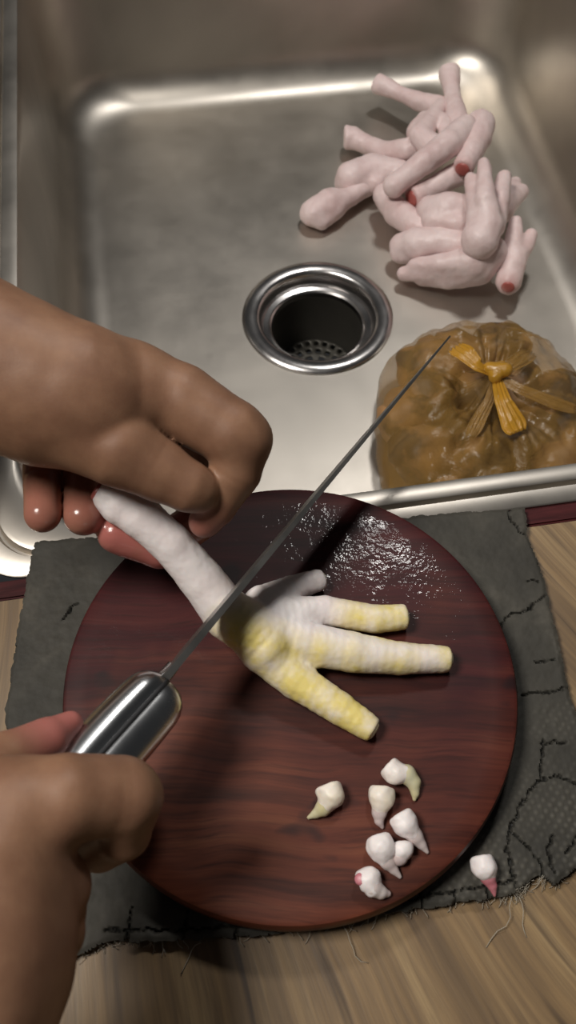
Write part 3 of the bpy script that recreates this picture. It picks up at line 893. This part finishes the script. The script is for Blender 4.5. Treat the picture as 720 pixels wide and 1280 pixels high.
# ------------------------------------------------------------------ the pile of chicken feet in the sink
def pile_foot(label, chains, cuts=(), k=0.0025, raw=(), flat=False):
    base = np.array(chains[0][0][0])
    base[2] = min(p[2] - r for c in chains for p, r in c)
    r = empty('chicken_paw', tuple(base))
    tag(r, label, 'chicken foot', 'chicken feet piled in the sink')
    chains = [[(p, q * 0.95) for p, q in c] for c in chains]
    V, Q = solid([dict(pts=c, k=k, cut0=(flat and i == 0)) for i, c in enumerate(chains)], h=0.0014, lumps=(0.0008, 70))
    rw = np.clip(near(V, raw, 0.012) * 1.3, 0, 1) if raw else np.zeros(len(V))
    mesh_object('skin', V - base, Q, M_PILE, r, True, None, {'yellow': np.zeros(len(V)), 'raw': rw * 0.5})
    for p, q, rad in cuts:
        disc_at(p, Vector(p) - Vector(q), rad * 0.85, M_CUT, r, 'cut_end', 0.0008, origin=tuple(base))
    return r
FZ = FLOOR_Z
pile_foot('pale shank at the far top of the pile pointing left', [[((0.0797, 0.7370, -0.1050), 0.0098), ((0.0858, 0.7307, -0.1040), 0.0085), ((0.0980, 0.7214, -0.1040), 0.0066), ((0.1137, 0.7069, -0.1020), 0.0078), ((0.1306, 0.6949, -0.1000), 0.0105)]],
          [((0.0805, 0.7370, -0.1050), (0.0858, 0.7307, -0.1040), 0.0070)], flat=True)
pile_foot('pale shank standing up at the far top of the pile', [[((0.1421, 0.7345, -0.0920), 0.0110), ((0.1425, 0.7239, -0.0920), 0.0092), ((0.1411, 0.6980, -0.0900), 0.0074), ((0.1412, 0.6601, -0.0880), 0.0100), ((0.1419, 0.6439, -0.0900), 0.0110)]], flat=True)
pile_foot('curled toes in the upper middle of the pile', [[((0.1315, 0.6876, -0.0920), 0.0060), ((0.1204, 0.6601, -0.0880), 0.0080), ((0.1083, 0.6363, -0.0860), 0.0095), ((0.1174, 0.6237, -0.0880), 0.0120)],
          [((0.1152, 0.6686, -0.0940), 0.0075), ((0.1068, 0.6498, -0.0920), 0.0085), ((0.1150, 0.6315, -0.0900), 0.0105)], [((0.1311, 0.6601, -0.0880), 0.0060), ((0.1311, 0.6342, -0.0860), 0.0080)]])
pile_foot('slender shank reaching out on the upper left of the pile', [[((0.0487, 0.6728, -0.1140), 0.0112), ((0.0556, 0.6728, -0.1140), 0.0098), ((0.0691, 0.6631, -0.1140), 0.0080), ((0.0830, 0.6481, -0.1100), 0.0092), ((0.1002, 0.6378, -0.1000), 0.0098), ((0.1129, 0.6390, -0.0940), 0.0105)]], flat=True)
pile_foot('long shank lying diagonally across the middle of the pile', [[((0.1436, 0.6326, -0.0760), 0.0110), ((0.1269, 0.6097, -0.0740), 0.0118), ((0.1066, 0.5900, -0.0760), 0.0102), ((0.0909, 0.5796, -0.0820), 0.0090), ((0.0829, 0.5752, -0.0860), 0.0095)]])
pile_foot('thick shank with red cut end on the right of the pile', [[((0.1373, 0.5879, -0.0810), 0.0092), ((0.1454, 0.6060, -0.0800), 0.0098), ((0.1527, 0.6260, -0.0800), 0.0128), ((0.1577, 0.6424, -0.0800), 0.0128)]],
          [((0.1373, 0.5879, -0.0810), (0.1454, 0.6060, -0.0800), 0.0070)], flat=True, raw=[(0.1370, 0.5866, -0.0800)])
pile_foot('broad wedge-shaped foot on the left of the pile', [[((0.0534, 0.6177, -0.1120), 0.0140), ((0.0705, 0.6259, -0.1120), 0.0145), ((0.0931, 0.6187, -0.1080), 0.0110)], [((0.0485, 0.6193, -0.1180), 0.0100), ((0.0735, 0.6142, -0.1140), 0.0110)]])
pile_foot('single chicken foot lying apart, left of the pile', [[((0.0698, 0.6160, -0.1170), 0.0098), ((0.0642, 0.6120, -0.1170), 0.0090), ((0.0518, 0.6000, -0.1170), 0.0080), ((0.0342, 0.5890, -0.1160), 0.0128), ((0.0223, 0.5818, -0.1180), 0.0125)], [((0.0171, 0.5841, -0.1200), 0.0085), ((0.0363, 0.5941, -0.1170), 0.0105)], [((0.0275, 0.5747, -0.1210), 0.0075), ((0.0395, 0.5875, -0.1180), 0.0090)]], flat=True)
pile_foot('short shank with red cut end in the middle of the pile', [[((0.0977, 0.5725, -0.0960), 0.0110), ((0.1044, 0.5772, -0.0960), 0.0098), ((0.1215, 0.5871, -0.0940), 0.0094), ((0.1389, 0.6007, -0.0940), 0.0105)]],
          [((0.0977, 0.5725, -0.0960), (0.1044, 0.5772, -0.0960), 0.0082)], flat=True, raw=[(0.0995, 0.5715, -0.0960)])
pile_foot('smooth thick shank at the lower left of the pile', [[((0.0786, 0.5934, -0.1100), 0.0098), ((0.0875, 0.5718, -0.1080), 0.0120), ((0.1000, 0.5527, -0.1060), 0.0110), ((0.1123, 0.5409, -0.1020), 0.0090)]])
pile_foot('foot with three long toes pointing up on the right of the pile', [[((0.1419, 0.5073, -0.0800), 0.0150), ((0.1477, 0.5159, -0.0740), 0.0120), ((0.1451, 0.5293, -0.0620), 0.0085), ((0.1473, 0.5655, -0.0580), 0.0052)],
          [((0.1409, 0.5156, -0.0760), 0.0100), ((0.1389, 0.5322, -0.0680), 0.0070), ((0.1379, 0.5593, -0.0660), 0.0048)], [((0.1518, 0.5187, -0.0780), 0.0100), ((0.1594, 0.5439, -0.0740), 0.0085), ((0.1662, 0.5694, -0.0740), 0.0062)]])
pile_foot('foot mostly hidden behind the three long upright toes', [[((0.1858, 0.5825, -0.0980), 0.0075), ((0.1748, 0.5706, -0.0960), 0.0100), ((0.1665, 0.5594, -0.0960), 0.0125)], [((0.1835, 0.5941, -0.0980), 0.0055), ((0.1722, 0.5801, -0.0960), 0.0090)]])
pile_foot('lumpy foot in the centre of the pile', [[((0.1113, 0.5570, -0.0940), 0.0110), ((0.1235, 0.5499, -0.0880), 0.0140), ((0.1389, 0.5499, -0.0880), 0.0120)], [((0.1299, 0.5361, -0.0900), 0.0110), ((0.1146, 0.5443, -0.0940), 0.0120)]])
pile_foot('blunt foot at the lower front of the pile, above the folded toes', [[((0.0913, 0.5359, -0.1120), 0.0120), ((0.1009, 0.5310, -0.1060), 0.0140), ((0.1171, 0.5279, -0.1000), 0.0120), ((0.1341, 0.5200, -0.0960), 0.0110)], [((0.0883, 0.5313, -0.1160), 0.0080), ((0.1033, 0.5287, -0.1120), 0.0100)]])
pile_foot('foot with folded toes pointing left at the bottom of the pile', [[((0.1537, 0.5140, -0.1000), 0.0150), ((0.1398, 0.5058, -0.1020), 0.0150), ((0.1224, 0.5053, -0.1080), 0.0095), ((0.0904, 0.5123, -0.1180), 0.0062)],
          [((0.1385, 0.5037, -0.0960), 0.0110), ((0.1155, 0.5058, -0.1020), 0.0080), ((0.0975, 0.5126, -0.1100), 0.0060)], [((0.1467, 0.5036, -0.1080), 0.0110), ((0.1234, 0.5040, -0.1150), 0.0085), ((0.1049, 0.5102, -0.1210), 0.0062)]], k=0.004)
pile_foot('foot with two upright toes and red cut end, lower right of the pile', [[((0.1681, 0.4955, -0.1100), 0.0105), ((0.1709, 0.5079, -0.1040), 0.0112), ((0.1719, 0.5200, -0.0960), 0.0085), ((0.1742, 0.5379, -0.0900), 0.0054)],
          [((0.1721, 0.5079, -0.1040), 0.0090), ((0.1808, 0.5187, -0.0980), 0.0062), ((0.1870, 0.5314, -0.0960), 0.0052)]], [((0.1654, 0.4856, -0.1060), (0.1707, 0.5032, -0.1060), 0.0060)], k=0.003, raw=[(0.1655, 0.4864, -0.1060)])

# ------------------------------------------------------------------ the tied plastic bag
BC = np.array([0.133, 0.350]); BA, BBB = 0.072, 0.088
KN = np.array((0.1287, 0.3522, -0.0520))
def bag_surface():
    nr, na = 64, 180
    V, F = [], []
    kx, ky = (KN[0] - BC[0]) / BA, (KN[1] - BC[1]) / BBB
    for i in range(nr + 1):
        rho = i / nr
        for j in range(na):
            a = 2 * math.pi * j / na
            ca, sa = math.cos(a), math.sin(a)
            e = (abs(ca) ** 2.6 + abs(sa) ** 2.6) ** (-1 / 2.6)
            w = 1 + 0.05 * noise.noise((ca * 2, sa * 2, 3.0)) + 0.02 * noise.noise((ca * 7, sa * 7, 1.0))
            if rho <= 0.8:
                s = rho / 0.8
                s2 = s ** 0.95
                x = kx * (1 - s2) + ca * e * w * s2
                y = ky * (1 - s2) + sa * e * w * s2
                h = 1 - s ** 3.2 * 0.62
                fold = math.exp(-((s - 0.28) / 0.30) ** 2)
                pl = abs(math.sin(a * 4.5 + 1.3 * noise.noise((ca * 3, sa * 3, 0)))) * 0.6 + 0.4 * abs(math.sin(a * 11 + 2 * noise.noise((ca * 4, sa * 4, 5))))
                z = FZ + 0.076 * h + 0.008 * fold * (pl - 0.6) + 0.010 * math.exp(-(s / 0.10) ** 2) - 0.010 * math.exp(-((s - 0.24) / 0.12) ** 2)
                px, py = x * BA, y * BBB
                z += 0.011 * (abs(noise.noise((px * 48, py * 48, 2.0))) - 0.2) * min(1, s * 3) + 0.003 * noise.noise((px * 120, py * 120, 7.0)) * min(1, s * 4)
            else:
                t = (rho - 0.8) / 0.2
                bul = math.sin(math.pi * min(1, t * 1.05)) * 0.05
                x = ca * e * w * (1 + bul - 0.10 * t ** 2)
                y = sa * e * w * (1 + bul - 0.10 * t ** 2)
                z0 = FZ + 0.076 * 0.38
                z = z0 + (FZ + 0.0012 - z0) * t
                z += 0.003 * noise.noise((x * 4, y * 4, t * 3)) * math.sin(math.pi * t)
                x += 0.03 * noise.noise((a * 4, t * 2, 0.0)) * math.sin(math.pi * t)
            V.append((BC[0] + x * BA, BC[1] + y * BBB, max(z, FZ + 0.001)))
    for i in range(nr):
        for j in range(na):
            k = (j + 1) % na
            F.append((i * na + j, (i + 1) * na + j, (i + 1) * na + k, i * na + k))
    F.append(tuple(nr * na + j for j in range(na)))
    return V, F
bag = empty('plastic_bag', (BC[0], BC[1], FZ))
tag(bag, 'tied translucent amber plastic bag of scraps in the near corner of the sink', 'bag')
V, F = bag_surface()
BO = np.array([BC[0], BC[1], FZ])
mesh_object('film', np.array(V) - BO, F, M_BAG, bag, True)
kn = empty('knot', (0, 0, 0)); kn.parent = bag
ks = KN + np.array([0, 0, 0.004])
V, Q = solid([dict(pts=[(tuple(ks + np.array([-0.005, 0.002, 0.004])), 0.0042), (tuple(ks + np.array([0.004, -0.001, 0.006])), 0.0046)]),
              dict(pts=[(tuple(ks + np.array([0.003, 0.004, 0.003])), 0.004), (tuple(ks + np.array([-0.002, -0.004, 0.003])), 0.0042)])], h=0.0008, k=0.0015)
mesh_object('knot_lump', V - BO, Q, M_KNOT, kn)
def ear(pts, w):
    """a pleated ribbon of film leaving the knot"""
    pts = [Vector(p) for p in pts]
    rings = []
    n = 14
    dense = []
    for i in range(len(pts) - 1):
        for s in range(5):
            dense.append(pts[i].lerp(pts[i + 1], s / 5))
    dense.append(pts[-1])
    for i, p in enumerate(dense):
        t = (dense[min(i + 1, len(dense) - 1)] - dense[max(i - 1, 0)]).normalized()
        s = t.cross(Vector((0, 0, 1))).normalized(); u = s.cross(t)
        f = i / (len(dense) - 1)
        ww = (w[0] + (w[1] - w[0]) * f) * (1 - 0.45 * max(0.0, (f - 0.75) / 0.25) ** 2)
        rings.append([tuple(p + s * (ww * (2 * j / (n - 1) - 1)) + u * (0.0011 * math.sin(j * 1.9 + f * 2) * min(1, f * 3 + 0.4) - 0.25 * ww * (2 * j / (n - 1) - 1) ** 2)) for j in range(n)])
    V, F = loft(rings, False)
    return V, F
for pts, w in (([ks, (0.1162, 0.3535, -0.0400), (0.1089, 0.3620, -0.0380), (0.1045, 0.3707, -0.0420)], (0.003, 0.0085)),
               ([ks, (0.1290, 0.3280, -0.0420), (0.1333, 0.3179, -0.0460), (0.1370, 0.3103, -0.0500)], (0.003, 0.0095)),
               ([ks, (0.1411, 0.3404, -0.0460), (0.1605, 0.3331, -0.0500), (0.1775, 0.3316, -0.0560)], (0.003, 0.0050)),
               ([ks, (0.1227, 0.3343, -0.0500), (0.1164, 0.3240, -0.0540), (0.1102, 0.3131, -0.0580)], (0.002, 0.0050)),
               ([ks, (0.1384, 0.3585, -0.0450), (0.1540, 0.3726, -0.0500)], (0.003, 0.0065))):
    V, F = ear([tuple(p) for p in pts], w)
    o = mesh_object('tied_end', np.array(V) - BO, F, M_KNOT if w[1] > 0.008 else M_BAG, kn)
    md = o.modifiers.new('thickness', 'SOLIDIFY'); md.thickness = 0.0004

# scraps seen through the film: a heap nobody could count
def scrap(c, s, seed):
    b = bmesh.new()
    bmesh.ops.create_icosphere(b, subdivisions=3, radius=1)
    for v in b.verts:
        k = 1 + 0.35 * noise.noise(v.co * 1.6 + Vector((seed, 0, 0)))
        v.co = Vector((c[0] + v.co.x * s[0] * k, c[1] + v.co.y * s[1] * k, c[2] + v.co.z * s[2] * k))
    b.verts.index_update()
    r = ([tuple(v.co) for v in b.verts], [tuple(v.index for v in f.verts) for f in b.faces])
    b.free()
    return r
sc = [(0.082, 0.362), (0.100, 0.405), (0.188, 0.385), (0.178, 0.325), (0.100, 0.290), (0.140, 0.285), (0.175, 0.300), (0.090, 0.335), (0.125, 0.330), (0.160, 0.345), (0.185, 0.350), (0.095, 0.380), (0.132, 0.380), (0.165, 0.392), (0.120, 0.415), (0.150, 0.420)]
V, F = join([scrap((x, y, FZ + 0.024 + 0.004 * math.sin(i * 2.3)), (0.020 + 0.003 * math.sin(i), 0.020, 0.019 + 0.004 * math.cos(i * 1.7)), i * 3.7) for i, (x, y) in enumerate(sc)])
o = mesh_object('food_scraps', V, F, M_SCRAP)
tag(o, 'brown food scraps filling the tied amber plastic bag', 'food scraps', None, 'stuff')
